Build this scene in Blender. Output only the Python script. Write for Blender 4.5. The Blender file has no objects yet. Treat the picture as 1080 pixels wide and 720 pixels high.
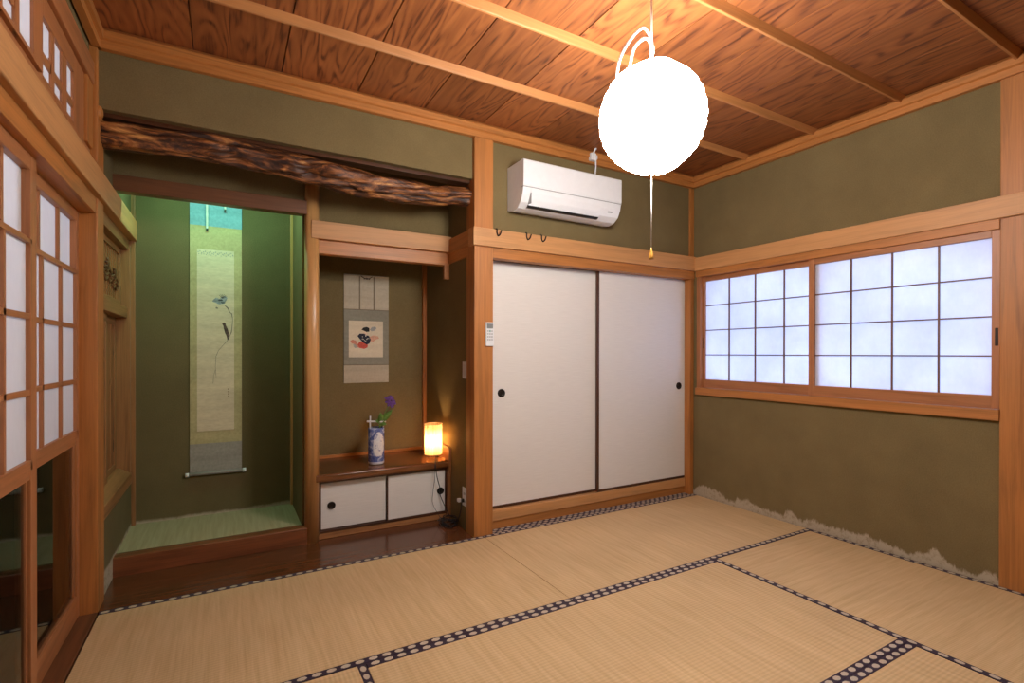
import bpy, bmesh, math, random
from mathutils import Vector, Matrix, noise as mnoise

random.seed(7)
C = bpy.context.scene.collection
SC = bpy.context.scene

# ---------------------------------------------------------------- camera
F_PX, V0 = 530.864, 373.952
yaw, pitch, roll = math.radians(29.5629), math.radians(-0.1619), math.radians(0.0755)
cd = bpy.data.cameras.new('camera'); cam = bpy.data.objects.new('camera', cd); C.objects.link(cam)
fw = Vector((math.sin(yaw)*math.cos(pitch), math.cos(yaw)*math.cos(pitch), math.sin(pitch)))
rt = Vector((math.cos(yaw), -math.sin(yaw), 0)); up = rt.cross(fw)
r2 = rt*math.cos(roll)+up*math.sin(roll); u2 = up*math.cos(roll)-rt*math.sin(roll)
M = Matrix((r2, u2, -fw)).transposed().to_4x4(); M.translation = Vector((-3.32851, -2.84423, 1.15))
cam.matrix_world = M
cd.sensor_fit = 'HORIZONTAL'; cd.sensor_width = 36.0; cd.lens = F_PX/1080*36; cd.shift_y = (V0-360)/1080
cd.clip_start = 0.02
SC.camera = cam

# ---------------------------------------------------------------- world, lights, exposure
w = bpy.data.worlds.new('sky'); SC.world = w; w.use_nodes = True
wb = w.node_tree.nodes['Background']; wb.inputs[0].default_value = (0.50, 0.66, 1.0, 1); wb.inputs[1].default_value = 3.5
SC.view_settings.view_transform = 'Standard'; SC.view_settings.look = 'None'
SC.view_settings.gamma = 1.0; SC.view_settings.use_curve_mapping = False
SC.view_settings.exposure = 0.25
SC.cycles.max_bounces = 10; SC.cycles.diffuse_bounces = 6

def area(name, loc, rot, sx, sy, power, col):
    l = bpy.data.lights.new(name, 'AREA'); l.shape = 'RECTANGLE'; l.size = sx; l.size_y = sy
    l.energy = power; l.color = col
    o = bpy.data.objects.new(name, l); o.location = loc; o.rotation_euler = rot; C.objects.link(o); return o
# tube lamp tucked up behind the tokonoma's head beam
area('tokonoma_tube_light', (-3.38, 0.55, 2.28), (math.radians(18), 0, 0), 0.60, 0.04, 6.0, (0.42, 1.0, 0.64))
# fill light added in the adjoining room behind the camera; no lamp seen there
area('adjoining_room_light', (-1.9, -3.55, 2.50), (0, 0, 0), 0.7, 0.7, 14.0, (1.0, 0.92, 0.82))
# area light added in the closed corridor to brighten the left shoji paper
area('corridor_light', (-4.85, -0.8, 1.9), (0, math.radians(-90), 0), 0.8, 2.4, 40.0, (0.72, 0.80, 1.0))
PENDANT_L = 48.0
PENDANT_COL = (1.0, 0.95, 0.89)

# ---------------------------------------------------------------- materials
class NT:
    def __init__(s, name):
        s.m = bpy.data.materials.new(name); s.m.use_nodes = True; s.t = s.m.node_tree
        s.b = s.t.nodes['Principled BSDF']; s.out = s.t.nodes['Material Output']
    def n(s, typ, **kw):
        x = s.t.nodes.new(typ)
        for k, v in kw.items():
            if k.startswith('i_'):
                key = k[2:]; key = int(key) if key.isdigit() else key.replace('_', ' ')
                x.inputs[key].default_value = v
            else: setattr(x, k, v)
        return x
    def l(s, a, b): s.t.links.new(a, b)
    def coords(s, scale=(1, 1, 1), loc=(0, 0, 0)):
        tc = s.n('ShaderNodeTexCoord'); mp = s.n('ShaderNodeMapping')
        mp.inputs['Scale'].default_value = scale; mp.inputs['Location'].default_value = loc
        s.l(tc.outputs['Object'], mp.inputs['Vector']); return mp.outputs[0]
    def noise(s, vec, scale=5, detail=4, rough=0.55, dist=0.0):
        x = s.n('ShaderNodeTexNoise'); s.l(vec, x.inputs['Vector'])
        x.inputs['Scale'].default_value = scale; x.inputs['Detail'].default_value = detail
        x.inputs['Roughness'].default_value = rough; x.inputs['Distortion'].default_value = dist
        return x.outputs[0]
    def ramp(s, fac, stops, interp='LINEAR'):
        x = s.n('ShaderNodeValToRGB'); s.l(fac, x.inputs[0]); cr = x.color_ramp; cr.interpolation = interp
        while len(cr.elements) < len(stops): cr.elements.new(0.5)
        for e, (p, c) in zip(cr.elements, stops):
            e.position = p; e.color = (c[0], c[1], c[2], 1) if not isinstance(c, (int, float)) else (c, c, c, 1)
        return x.outputs[0]
    def math(s, op, a, b=None, c=None):
        x = s.n('ShaderNodeMath', operation=op)
        for i, v in enumerate((a, b, c)):
            if v is None: continue
            if isinstance(v, (int, float)): x.inputs[i].default_value = v
            else: s.l(v, x.inputs[i])
        return x.outputs[0]
    def mix(s, fac, a, b, mode='MIX'):
        x = s.n('ShaderNodeMix', data_type='RGBA', blend_type=mode)
        for i, v in ((0, fac), (6, a), (7, b)):
            if isinstance(v, (int, float)): x.inputs[i].default_value = v
            elif isinstance(v, tuple): x.inputs[i].default_value = (*v, 1)
            else: s.l(v, x.inputs[i])
        return x.outputs[2]
    def bump(s, h, strength=0.2, dist=0.002):
        x = s.n('ShaderNodeBump'); x.inputs['Strength'].default_value = strength; x.inputs['Distance'].default_value = dist
        s.l(h, x.inputs['Height']); s.l(x.outputs[0], s.b.inputs['Normal'])
    def fin(s, col=None, rough=0.5, metal=0.0, spec=None):
        if col is not None:
            if isinstance(col, tuple): s.b.inputs['Base Color'].default_value = (*col, 1)
            else: s.l(col, s.b.inputs['Base Color'])
        s.b.inputs['Roughness'].default_value = rough; s.b.inputs['Metallic'].default_value = metal
        if spec is not None: s.b.inputs['Specular IOR Level'].default_value = spec
        return s.m

def mul(c, k): return tuple(min(1, v*k) for v in c)
_cache = {}
WOODS = {  # base colour, roughness, contrast
    'post':   ((0.46, 0.178, 0.043), 0.5, 0.28),
    'beam':   ((0.57, 0.285, 0.110), 0.52, 0.18),
    'sash':   ((0.42, 0.165, 0.062), 0.45, 0.25),
    'moulding': ((0.50, 0.195, 0.050), 0.45, 0.25),
    'pale':   ((0.62, 0.33, 0.120), 0.35, 0.22),
    'shoin':  ((0.33, 0.148, 0.054), 0.5, 0.45),
    'dark':   ((0.085, 0.030, 0.013), 0.30, 0.5),
    'floorboard': ((0.130, 0.042, 0.016), 0.18, 0.35),
    'kamachi': ((0.235, 0.078, 0.030), 0.30, 0.45),
    'shelf':  ((0.200, 0.070, 0.020), 0.20, 0.5),
    'base':   ((0.42, 0.19, 0.070), 0.4, 0.3),
    'otoshi': ((0.17, 0.065, 0.026), 0.45, 0.35),
    'batten': ((0.50, 0.215, 0.070), 0.5, 0.2),
}
def W(kind, ax):
    k = ('w', kind, ax)
    if k in _cache: return _cache[k]
    base, rough, con = WOODS[kind]
    t = NT('wood_%s_%s' % (kind, ax))
    sc = [16.0, 16.0, 16.0]; sc['xyz'.index(ax)] = 0.9
    v = t.coords(tuple(sc))
    a = t.noise(v, 1.6, 6, 0.6, 0.8)
    sc2 = [90.0]*3; sc2['xyz'.index(ax)] = 2.2
    b = t.noise(t.coords(tuple(sc2)), 2.0, 3, 0.5)
    col = t.ramp(a, [(0.28, mul(base, 1-con*1.3)), (0.5, base), (0.74, mul(base, 1+con*0.45))])
    fine = t.ramp(b, [(0.3, 1-con*0.5), (0.6, 1.0)])
    col = t.mix(1.0, col, fine, 'MULTIPLY')
    t.bump(b, 0.10, 0.001)
    _cache[k] = t.fin(col, rough); return _cache[k]

def plaster(name, base, stain=None):
    t = NT(name); v = t.coords()
    f = t.noise(v, 170, 4, 0.7); g = t.noise(v, 3.5, 4, 0.6)
    col = t.ramp(f, [(0.3, mul(base, 0.82)), (0.7, mul(base, 1.16))])
    col = t.mix(1.0, col, t.ramp(g, [(0.3, 0.90), (0.7, 1.08)]), 'MULTIPLY')
    if stain:
        sep = t.n('ShaderNodeSeparateXYZ'); t.l(v, sep.inputs[0])
        n1 = t.noise(t.coords((1, 1, 0.3)), 4.2, 7, 0.70)
        edge = t.math('ADD', t.math('MULTIPLY', t.math('SUBTRACT', n1, 0.5), stain[1]), stain[0])
        d = t.math('SUBTRACT', edge, sep.outputs[2])
        msk = t.math('MULTIPLY', d, 60.0); msk = t.math('MINIMUM', t.math('MAXIMUM', msk, 0.0), 1.0)
        msk = t.math('MULTIPLY', msk, t.ramp(t.noise(v, 45, 5, 0.7), [(0.34, 0.5), (0.50, 1.0)]))
        col = t.mix(msk, col, (0.46, 0.39, 0.29))
    t.bump(f, 0.25, 0.0015)
    return t.fin(col, 0.95, spec=0.15)
OLIVE = (0.190, 0.143, 0.066)
M_WALL = plaster('olive_plaster', OLIVE)
M_WALLR = plaster('olive_plaster_stained', OLIVE, (0.058, 0.30))
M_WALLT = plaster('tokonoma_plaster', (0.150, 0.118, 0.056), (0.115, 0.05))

def ceiling_mat():
    t = NT('ceiling_cedar')
    tc = t.n('ShaderNodeTexCoord'); geo = t.n('ShaderNodeNewGeometry')
    off = t.n('ShaderNodeCombineXYZ'); r = geo.outputs['Random Per Island']
    t.l(t.math('MULTIPLY', r, 37.0), off.inputs[0]); t.l(t.math('MULTIPLY', r, 91.0), off.inputs[1])
    add = t.n('ShaderNodeVectorMath', operation='ADD'); t.l(tc.outputs['Object'], add.inputs[0]); t.l(off.outputs[0], add.inputs[1])
    mp = t.n('ShaderNodeMapping'); mp.inputs['Scale'].default_value = (3.4, 0.60, 1); t.l(add.outputs[0], mp.inputs[0])
    h = t.noise(mp.outputs[0], 1.25, 3, 0.45, 0.35)
    rings = t.math('SINE', t.math('MULTIPLY', h, 105.0))
    rings = t.math('ADD', t.math('MULTIPLY', rings, 0.5), 0.5)
    mp2 = t.n('ShaderNodeMapping'); mp2.inputs['Scale'].default_value = (40, 2.2, 1); t.l(add.outputs[0], mp2.inputs[0])
    br = t.noise(mp2.outputs[0], 1.0, 5, 0.65)
    val = t.math('MULTIPLY', rings, t.ramp(br, [(0.34, 0.15), (0.62, 1.0)]))
    base = t.ramp(val, [(0.0, (0.35, 0.120, 0.036)), (0.5, (0.29, 0.094, 0.029)), (0.95, (0.110, 0.033, 0.013))])
    fine = t.ramp(br, [(0.25, 0.72), (0.7, 1.12)])
    col = t.mix(1.0, base, fine, 'MULTIPLY')
    tint = t.ramp(r, [(0.0, 0.74), (1.0, 1.14)])
    col = t.mix(1.0, col, tint, 'MULTIPLY')
    return t.fin(col, 0.5, spec=0.35)
M_CEIL = ceiling_mat()

def tatami_mat(ax, name):
    t = NT(name); v = t.coords()
    sep = t.n('ShaderNodeSeparateXYZ'); t.l(v, sep.inputs[0])
    along, across = (sep.outputs[0], sep.outputs[1]) if ax == 'x' else (sep.outputs[1], sep.outputs[0])
    ridge = t.math('SINE', t.math('MULTIPLY', across, 2*math.pi/0.0155))
    sc = (55.0, 2.2, 1.0) if ax == 'x' else (2.2, 55.0, 1.0)
    st = t.noise(t.coords(sc), 1.0, 5, 0.7)
    big = t.noise(v, 2.2, 3, 0.5)
    base = t.ramp(st, [(0.25, (0.56, 0.375, 0.185)), (0.5, (0.66, 0.46, 0.245)), (0.75, (0.74, 0.54, 0.305))])
    rr = t.math('ADD', t.math('MULTIPLY', ridge, 0.055), 0.955)
    col = t.mix(1.0, base, rr, 'MULTIPLY')
    col = t.mix(1.0, col, t.ramp(big, [(0.3, 0.94), (0.7, 1.05)]), 'MULTIPLY')
    t.bump(ridge, 0.25, 0.0012)
    return t.fin(col, 0.62, spec=0.3)
M_TAT = {'x': tatami_mat('x', 'tatami_rush_x'), 'y': tatami_mat('y', 'tatami_rush_y')}

def heri_mat(ax, name, rows=1, width=0.032):
    t = NT(name); v = t.coords()
    sep = t.n('ShaderNodeSeparateXYZ'); t.l(v, sep.inputs[0])
    u, q = (sep.outputs[0], sep.outputs[1]) if ax == 'x' else (sep.outputs[1], sep.outputs[0])
    P = 0.05
    q2 = t.math('ADD', q, 100*width*1.0)
    row = t.math('FLOOR', t.math('DIVIDE', t.math('ADD', q2, width/2), width))
    fu = t.math('SUBTRACT', t.math('FRACT', t.math('ADD', t.math('DIVIDE', t.math('ADD', u, 50.0), P), t.math('MULTIPLY', row, 0.5))), 0.5)
    fv = t.math('SUBTRACT', t.math('FRACT', t.math('DIVIDE', t.math('ADD', q2, width/2), width)), 0.5)
    a = t.math('DIVIDE', fu, 0.33); b = t.math('DIVIDE', fv, 0.33)
    d = t.math('ADD', t.math('MULTIPLY', a, a), t.math('MULTIPLY', b, b))
    wob = t.noise(v, 180, 2, 0.5)
    d = t.math('ADD', d, t.math('MULTIPLY', t.math('SUBTRACT', wob, 0.5), 0.7))
    inside = t.math('LESS_THAN', d, 1.0)
    weave = t.noise(v, 600, 2, 0.5)
    dark = t.ramp(weave, [(0.3, (0.018, 0.009, 0.022)), (0.7, (0.040, 0.020, 0.045))])
    lite = t.ramp(weave, [(0.3, (0.46, 0.38, 0.28)), (0.7, (0.62, 0.53, 0.42))])
    return t.fin(t.mix(inside, dark, lite), 0.6)
M_HERI = {'x': heri_mat('x', 'cloth_border_x'), 'y': heri_mat('y', 'cloth_border_y')}
M_STRIP = heri_mat('x', 'cloth_strip', 3, 0.026)

def plain(name, col, rough=0.5, metal=0.0, var=0.08, scale=30, spec=None):
    t = NT(name); v = t.coords(); n = t.noise(v, scale, 3, 0.6)
    return t.fin(t.ramp(n, [(0.3, mul(col, 1-var)), (0.7, mul(col, 1+var))]), rough, metal, spec)
def fusuma_paper():
    t = NT('fusuma_paper'); n = t.noise(t.coords((3, 3, 130)), 3.0, 4, 0.6)
    c = t.ramp(n, [(0.3, (0.72, 0.70, 0.67)), (0.7, (0.80, 0.78, 0.75))])
    t.bump(n, 0.06, 0.001); return t.fin(c, 0.75, spec=0.2)
M_FUS = fusuma_paper()
M_DARKFR = W('dark', 'z')
M_IRON = plain('aged_iron', (0.030, 0.024, 0.020), 0.4, 0.7)
M_WHITE = plain('white_plastic', (0.75, 0.77, 0.80), 0.35, 0, 0.02)
M_WHITE2 = plain('white_vent_plastic', (0.70, 0.71, 0.74), 0.4, 0, 0.02)
M_BLACK = plain('black_plastic', (0.012, 0.012, 0.013), 0.4)
M_GREY = plain('grey_plastic', (0.30, 0.31, 0.32), 0.4)

def shoji_paper(name, col, trans, mott=0.05):
    t = NT(name); v = t.coords()
    n = t.noise(v, 3.0, 5, 0.65); f = t.noise(t.coords((1, 1, 0.4)), 60, 4, 0.6)
    c = t.ramp(n, [(0.3, mul(col, 1-mott)), (0.7, mul(col, 1+mott))])
    c = t.mix(1.0, c, t.ramp(f, [(0.3, 0.97), (0.7, 1.0)]), 'MULTIPLY')
    d = t.n('ShaderNodeBsdfDiffuse'); tr = t.n('ShaderNodeBsdfTranslucent'); mx = t.n('ShaderNodeMixShader')
    t.l(c, d.inputs[0]); t.l(c, tr.inputs[0]); mx.inputs[0].default_value = trans
    t.l(d.outputs[0], mx.inputs[1]); t.l(tr.outputs[0], mx.inputs[2]); t.l(mx.outputs[0], t.out.inputs[0])
    return t.m
M_WPAPER = shoji_paper('window_paper', (0.82, 0.83, 0.90), 0.55, 0.09)
M_LPAPER = shoji_paper('shoji_paper', (0.80, 0.79, 0.80), 0.40, 0.02)

def glass_mat():
    t = NT('clear_glass'); t.b.inputs['Transmission Weight'].default_value = 1.0
    t.b.inputs['IOR'].default_value = 1.45
    return t.fin((0.86, 0.92, 0.94), 0.02)
def thin_glass():
    t = NT('thin_glass'); v = t.coords(); n = t.noise(v, 2, 2, 0.5)
    tr = t.n('ShaderNodeBsdfTransparent'); gl = t.n('ShaderNodeBsdfGlossy'); fr = t.n('ShaderNodeFresnel'); mx = t.n('ShaderNodeMixShader')
    tr.inputs[0].default_value = (0.78, 0.86, 0.90, 1); gl.inputs['Roughness'].default_value = 0.02
    fr.inputs[0].default_value = 1.75
    t.l(fr.outputs[0], mx.inputs[0]); t.l(tr.outputs[0], mx.inputs[1]); t.l(gl.outputs[0], mx.inputs[2]); t.l(mx.outputs[0], t.out.inputs[0])
    return t.m
M_GLASS = thin_glass()
def emit(name, col, s, extra=None):
    t = NT(name); t.b.inputs['Emission Color'].default_value = (*col, 1); t.b.inputs['Emission Strength'].default_value = s
    return t.fin((0.8, 0.78, 0.74), 0.7)

# ---------------------------------------------------------------- mesh builder
ORG = {}
class MB:
    def __init__(s): s.bm = bmesh.new(); s.horiz = False
    def box(s, x0, x1, y0, y1, z0, z1, bev=0.0):
        vs = [s.bm.verts.new((x, y, z)) for x in (x0, x1) for y in (y0, y1) for z in (z0, z1)]
        fs = [(0, 1, 3, 2), (4, 6, 7, 5), (0, 4, 5, 1), (2, 3, 7, 6), (0, 2, 6, 4), (1, 5, 7, 3)]
        F = [s.bm.faces.new([vs[i] for i in f]) for f in fs]
        if max(x1-x0, y1-y0) > z1-z0:
            for f in F: f.material_index = 1
            s.horiz = True
        if bev > 0:
            ed = list({e for f in F for e in f.edges})
            bmesh.ops.bevel(s.bm, geom=ed, offset=bev, segments=2, affect='EDGES', profile=0.5)
        return s
    def grid(s, P, close_u=False, close_v=False, smooth=True):
        V = [[s.bm.verts.new(p) for p in row] for row in P]
        nu, nv = len(V), len(V[0])
        for i in range(nu if close_u else nu-1):
            for j in range(nv if close_v else nv-1):
                f = s.bm.faces.new((V[i][j], V[(i+1) % nu][j], V[(i+1) % nu][(j+1) % nv], V[i][(j+1) % nv])); f.smooth = smooth
        return V
    def tube(s, pts, r, seg=8, caps=True):
        pts = [Vector(p) for p in pts]; n = len(pts); rows = []
        rad = r if isinstance(r, (list, tuple)) else [r]*n
        pn = None
        for i, p in enumerate(pts):
            t = (pts[min(i+1, n-1)]-pts[max(i-1, 0)]).normalized()
            if pn is None:
                a = Vector((0, 0, 1)) if abs(t.z) < 0.9 else Vector((1, 0, 0)); pn = t.cross(a).normalized()
            else:
                pn = (pn - t*pn.dot(t)).normalized()
            b = t.cross(pn)
            rows.append([p+(pn*math.cos(2*math.pi*k/seg)+b*math.sin(2*math.pi*k/seg))*rad[i] for k in range(seg)])
        V = s.grid(rows, False, True)
        if caps:
            s.bm.faces.new(list(reversed(V[0]))); s.bm.faces.new(V[-1])
        return s
    def lathe(s, prof, c, seg=32, axis='z'):
        rows = []
        for r, h in prof:
            row = []
            for k in range(seg):
                a = 2*math.pi*k/seg; u, v = r*math.cos(a), r*math.sin(a)
                d = {'z': (u, v, h), 'y': (u, h, v), 'x': (h, u, v)}[axis]
                row.append((c[0]+d[0], c[1]+d[1], c[2]+d[2]))
            rows.append(row)
        V = s.grid(rows, False, True)
        if prof[0][0] > 1e-4: s.bm.faces.new(V[0])
        if prof[-1][0] > 1e-4: s.bm.faces.new(V[-1])
        return s
    def ball(s, c, r, u=16, v=10, sc=(1, 1, 1)):
        return s.lathe([(max(1e-5, r*math.sin(math.pi*i/v)), 0) for i in range(v+1)], c, u) if False else s._ball(c, r, u, v, sc)
    def _ball(s, c, r, u, v, sc):
        m = Matrix.Translation(c) @ Matrix.Diagonal((r*sc[0], r*sc[1], r*sc[2], 1))
        g = bmesh.ops.create_uvsphere(s.bm, u_segments=u, v_segments=v, radius=1, matrix=m)
        for vv in g['verts']:
            for f in vv.link_faces: f.smooth = True
        return s
    def prism(s, prof, axis, a, b, bev=0.0, smooth=False):
        # prof: 2D points in the two other axes order (x:(y,z), y:(x,z), z:(x,y))
        def P(p, t): return {'x': (t, p[0], p[1]), 'y': (p[0], t, p[1]), 'z': (p[0], p[1], t)}[axis]
        A = [s.bm.verts.new(P(p, a)) for p in prof]; B = [s.bm.verts.new(P(p, b)) for p in prof]
        n = len(prof); F = []
        for i in range(n):
            f = s.bm.faces.new((A[i], A[(i+1) % n], B[(i+1) % n], B[i])); f.smooth = smooth; F.append(f)
        F.append(s.bm.faces.new(list(reversed(A)))); F.append(s.bm.faces.new(B))
        if bev > 0:
            ed = list({e for f in F for e in f.edges})
            bmesh.ops.bevel(s.bm, geom=ed, offset=bev, segments=2, affect='EDGES', profile=0.5)
        return s
    def build(s, name, mat, parent=None, origin=None, **props):
        po = ORG.get(parent.name, Vector((0, 0, 0))) if parent else Vector((0, 0, 0))
        og = Vector(origin) if origin is not None else (po if parent else Vector((0, 0, 0)))
        bmesh.ops.recalc_face_normals(s.bm, faces=s.bm.faces[:])
        for v in s.bm.verts: v.co -= og
        me = bpy.data.meshes.new(name); s.bm.to_mesh(me); s.bm.free()
        me.materials.append(mat)
        if mat.name.startswith('wood_') and mat.name.endswith('_z') and any(p.material_index for p in me.polygons):
            kind = mat.name[5:-2]; d = [max(v.co[i] for v in me.vertices)-min(v.co[i] for v in me.vertices) for i in (0, 1)]
            me.materials.append(W(kind, 'x' if d[0] > d[1] else 'y'))
        else:
            for p in me.polygons: p.material_index = 0
        o = bpy.data.objects.new(name, me); C.objects.link(o)
        o.location = og-po
        if parent: o.parent = parent
        ORG[o.name] = og
        for k, v in props.items(): o[k] = v
        return o
def thing(name, loc, label, cat, group=None):
    o = bpy.data.objects.new(name, None); o.empty_display_size = 0.05; C.objects.link(o); o.location = loc
    ORG[o.name] = Vector(loc); o['label'] = label; o['category'] = cat
    if group: o['group'] = group
    return o
def tag(o, label, cat, group=None):
    o['label'] = label; o['category'] = cat
    if group: o['group'] = group
    return o
def struct(name, mb, mat, label=None, parent=None, origin=None):
    o = mb.build(name, mat, parent, origin)
    if parent is None:
        o['kind'] = 'structure'
    if label: o['label'] = label
    return o
def sroot(name, loc, label):
    o = bpy.data.objects.new(name, None); C.objects.link(o); o.location = loc; ORG[o.name] = Vector(loc)
    o['kind'] = 'structure'; o['label'] = label; return o
TRIM = [0]
def trim(mb, mat, label):
    TRIM[0] += 1
    return struct('trim_%d' % TRIM[0], mb, mat, label)
def copy_tree(o, delta):
    r = o.copy(); C.objects.link(r); r.location = Vector(o.location)+Vector(delta); ORG[r.name] = Vector(r.location)
    for ch in list(o.children):
        c = ch.copy(); C.objects.link(c); c.parent = r
        for g in list(ch.children):
            d = g.copy(); C.objects.link(d); d.parent = c
    return r

XL, XS, YF = -3.825, -3.82, -2.87           # left post face, mat edge, front edge of the mats
YBACK = -4.3                                # end of the adjoining room

# ================================================================ ROOM SHELL
struct('floor', MB().box(-3.96, 0.15, YBACK, 0.13, -0.12, -0.058).box(-3.82, 0.15, YBACK, YF-0.005, -0.058, -0.002), W('floorboard', 'x'), 'floor boards under the mats')
# ceiling planks running away from the camera, overlapping a little at each seam
cb = MB(); xe = [-3.85+0.385*i for i in range(-1, 12)]
for i in range(len(xe)-1): cb.box(xe[i]+0.003, xe[i+1]-0.003, YBACK, 0.08, 2.600, 2.622)
cb.box(-4.0, 0.15, YBACK, 0.08, 2.624, 2.64)
struct('ceiling', cb, M_CEIL, 'cedar board ceiling with bold dark grain')
struct('ceiling_tokonoma', MB().box(-4.0, -1.85, 0.08, 1.1, 2.5, 2.53), W('otoshi', 'x'), 'boards over the alcoves')
for i, y in enumerate([-0.487, -0.972, -1.456, -1.935, -2.41, -2.89, -3.37]):
    trim(MB().prism([(y-0.016, 2.601), (y-0.007, 2.564), (y-0.005, 2.561), (y+0.005, 2.561), (y+0.007, 2.564), (y+0.016, 2.601)], 'x', -3.87, 0.0), W('batten', 'x'),
         'ceiling batten running across the boards, number %d out from the alcove wall' % (i+1))
# ceiling mouldings (two-stepped)
def mould_prof(s): return [(0, 2.500), (-0.030*s, 2.500), (-0.030*s, 2.535), (-0.045*s, 2.540), (-0.045*s, 2.575), (-0.02*s, 2.598), (0, 2.600)]
trim(MB().prism([(y+0.025, z) for y, z in mould_prof(1)], 'x', -3.87, 0.0), W('moulding', 'x'), 'stepped ceiling moulding above the alcoves and air conditioner')
trim(MB().prism([(x+0.01, z) for x, z in mould_prof(1)], 'y', YBACK, 0.02), W('moulding', 'y'), 'stepped ceiling moulding above the paper window wall')
trim(MB().prism([(-3.845-x, z) for x, z in mould_prof(1)], 'y', YBACK, 0.02), W('moulding', 'y'), 'stepped ceiling moulding above the transom')

# right wall with the window hole
XR = 0.012
rw = MB()
rw.box(XR, 0.12, -0.01, 0.072, -0.03, 2.6)
rw.box(XR, 0.12, -1.88, -0.01, -0.03, 0.82).box(XR, 0.12, -1.88, -0.01, 1.81, 2.6)
rw.box(XR, 0.12, YBACK, -1.88, -0.03, 2.6)
struct('wall_right', rw, M_WALLR, 'olive plaster wall around the paper window, pale bloom along its foot')
# back wall above the closet, and closet back
struct('wall_back', MB().box(-1.9, 0.02, 0.03, 0.12, 1.8, 2.6), M_WALL, 'olive plaster wall behind the air conditioner')
struct('wall_closet', MB().box(-1.9, 0.1, 0.13, 0.16, -0.03, 1.82), W('otoshi', 'x'))
# hanging wall above the alcoves
struct('wall_hanging', MB().box(-3.87, -1.93, 0.03, 0.155, 2.245, 2.52), M_WALL, 'olive plaster hanging wall above the gnarled log')
trim(MB().box(-3.85, -1.95, 0.070, 0.150, 2.226, 2.246, 0.002), W('dark', 'x'), 'dark board along the foot of the hanging wall above the log')
# tokonoma (left alcove) and shelf alcove
struct('wall_tokonoma', MB().box(-3.9, -2.88, 1.0, 1.08, -0.03, 2.52), M_WALLT, 'olive plaster wall behind the tall scroll')
struct('wall_partition', MB().box(-2.925, -2.862, 0.46, 1.02, -0.03, 2.52), M_WALL, 'plaster partition between the two alcoves')
struct('wall_alcove', MB().box(-2.87, -1.9, 0.91, 1.0, -0.03, 2.52), M_WALL, 'olive plaster wall behind the small scroll')
struct('wall_alcove_side', MB().box(-1.975, -1.87, 0.10, 0.93, -0.03, 2.52), M_WALL, 'plaster side wall beside the small table lamp')
struct('wall_over_tokonoma', MB().box(-3.87, -2.9, 0.43, 0.47, 2.06, 2.52), M_WALL, 'shaded plaster between the log and the dark head beam')
struct('wall_over_alcove', MB().box(-2.86, -1.96, 0.44, 0.48, 1.93, 2.52), M_WALL, 'shaded plaster between the log and the shelf alcove lintel')
# left wall pieces beside tokonoma
struct('wall_left', MB().box(-3.97, -3.835, 0.12, 1.0, -0.03, 0.37).box(-3.97, -3.835, 0.12, 1.0, 1.85, 2.52), M_WALLT, 'plaster above and below the carved panel')
struct('wall_left_transom', MB().box(-3.92, -3.853, YBACK, 0.0, 1.92, 2.005).box(-3.92, -3.853, YBACK, 0.0, 2.43, 2.6), M_WALL, 'narrow plaster bands above and below the transom')
struct('wall_front', MB().box(-3.97, 0.12, YBACK-0.08, YBACK, -0.12, 2.62), M_WALL)
struct('wall_left_front', MB().box(-3.97, -3.85, YBACK, YF, -0.12, 1.95), M_WALL)
# corridor behind the left shoji
struct('floor_corridor', MB().box(-5.0, -3.96, YBACK, 1.1, -0.12, -0.05), plain('corridor_floor_sheet', (0.22, 0.22, 0.26), 0.4))
struct('wall_corridor', MB().box(-5.05, -4.98, YBACK, 1.1, -0.12, 2.62).box(-5.0, -3.9, 1.08, 1.14, -0.12, 2.62).box(-5.0, -3.9, YBACK-0.06, YBACK, -0.12, 2.62),
       plain('corridor_wall_paint', (0.075, 0.10, 0.125), 0.5))
struct('ceiling_corridor', MB().box(-5.0, -3.87, YBACK, 1.1, 2.6, 2.66), W('otoshi', 'y'))

# ---------------------------------------------------------------- posts
trim(MB().box(-1.985, -1.853, 0.0, 0.12, -0.04, 2.52, 0.004), W('post', 'z'), 'orange wooden post between the shelf alcove and the white closet doors')
trim(MB().box(-3.96, XL, 0.0, 0.135, -0.06, 2.52, 0.004), W('post', 'z'), 'wooden corner post where the shoji screens meet the alcove')
trim(MB().box(-0.034, 0.008, 0.014, 0.074, -0.04, 2.52, 0.002), W('post', 'z'), 'slim corner post between the closet doors and the window')
trim(MB().box(-0.004, 0.12, -2.0, -1.868, -0.04, 2.52, 0.004), W('post', 'z'), 'broad wooden post at the window end of the plaster wall')
# tokobashira: round-cornered pale post
tp = MB(); pf = []
for k in range(24):
    a = 2*math.pi*k/24; c, s_ = math.cos(a), math.sin(a); q = 0.30
    pf.append((-2.875+0.041*math.copysign(abs(c)**0.75, c), 0.436+0.041*math.copysign(abs(s_)**0.75, s_)))
tp.prism(pf, 'z', -0.03, 2.50, smooth=True)
trim(tp, W('pale', 'z'), 'pale rounded alcove post between the two alcoves')
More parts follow.
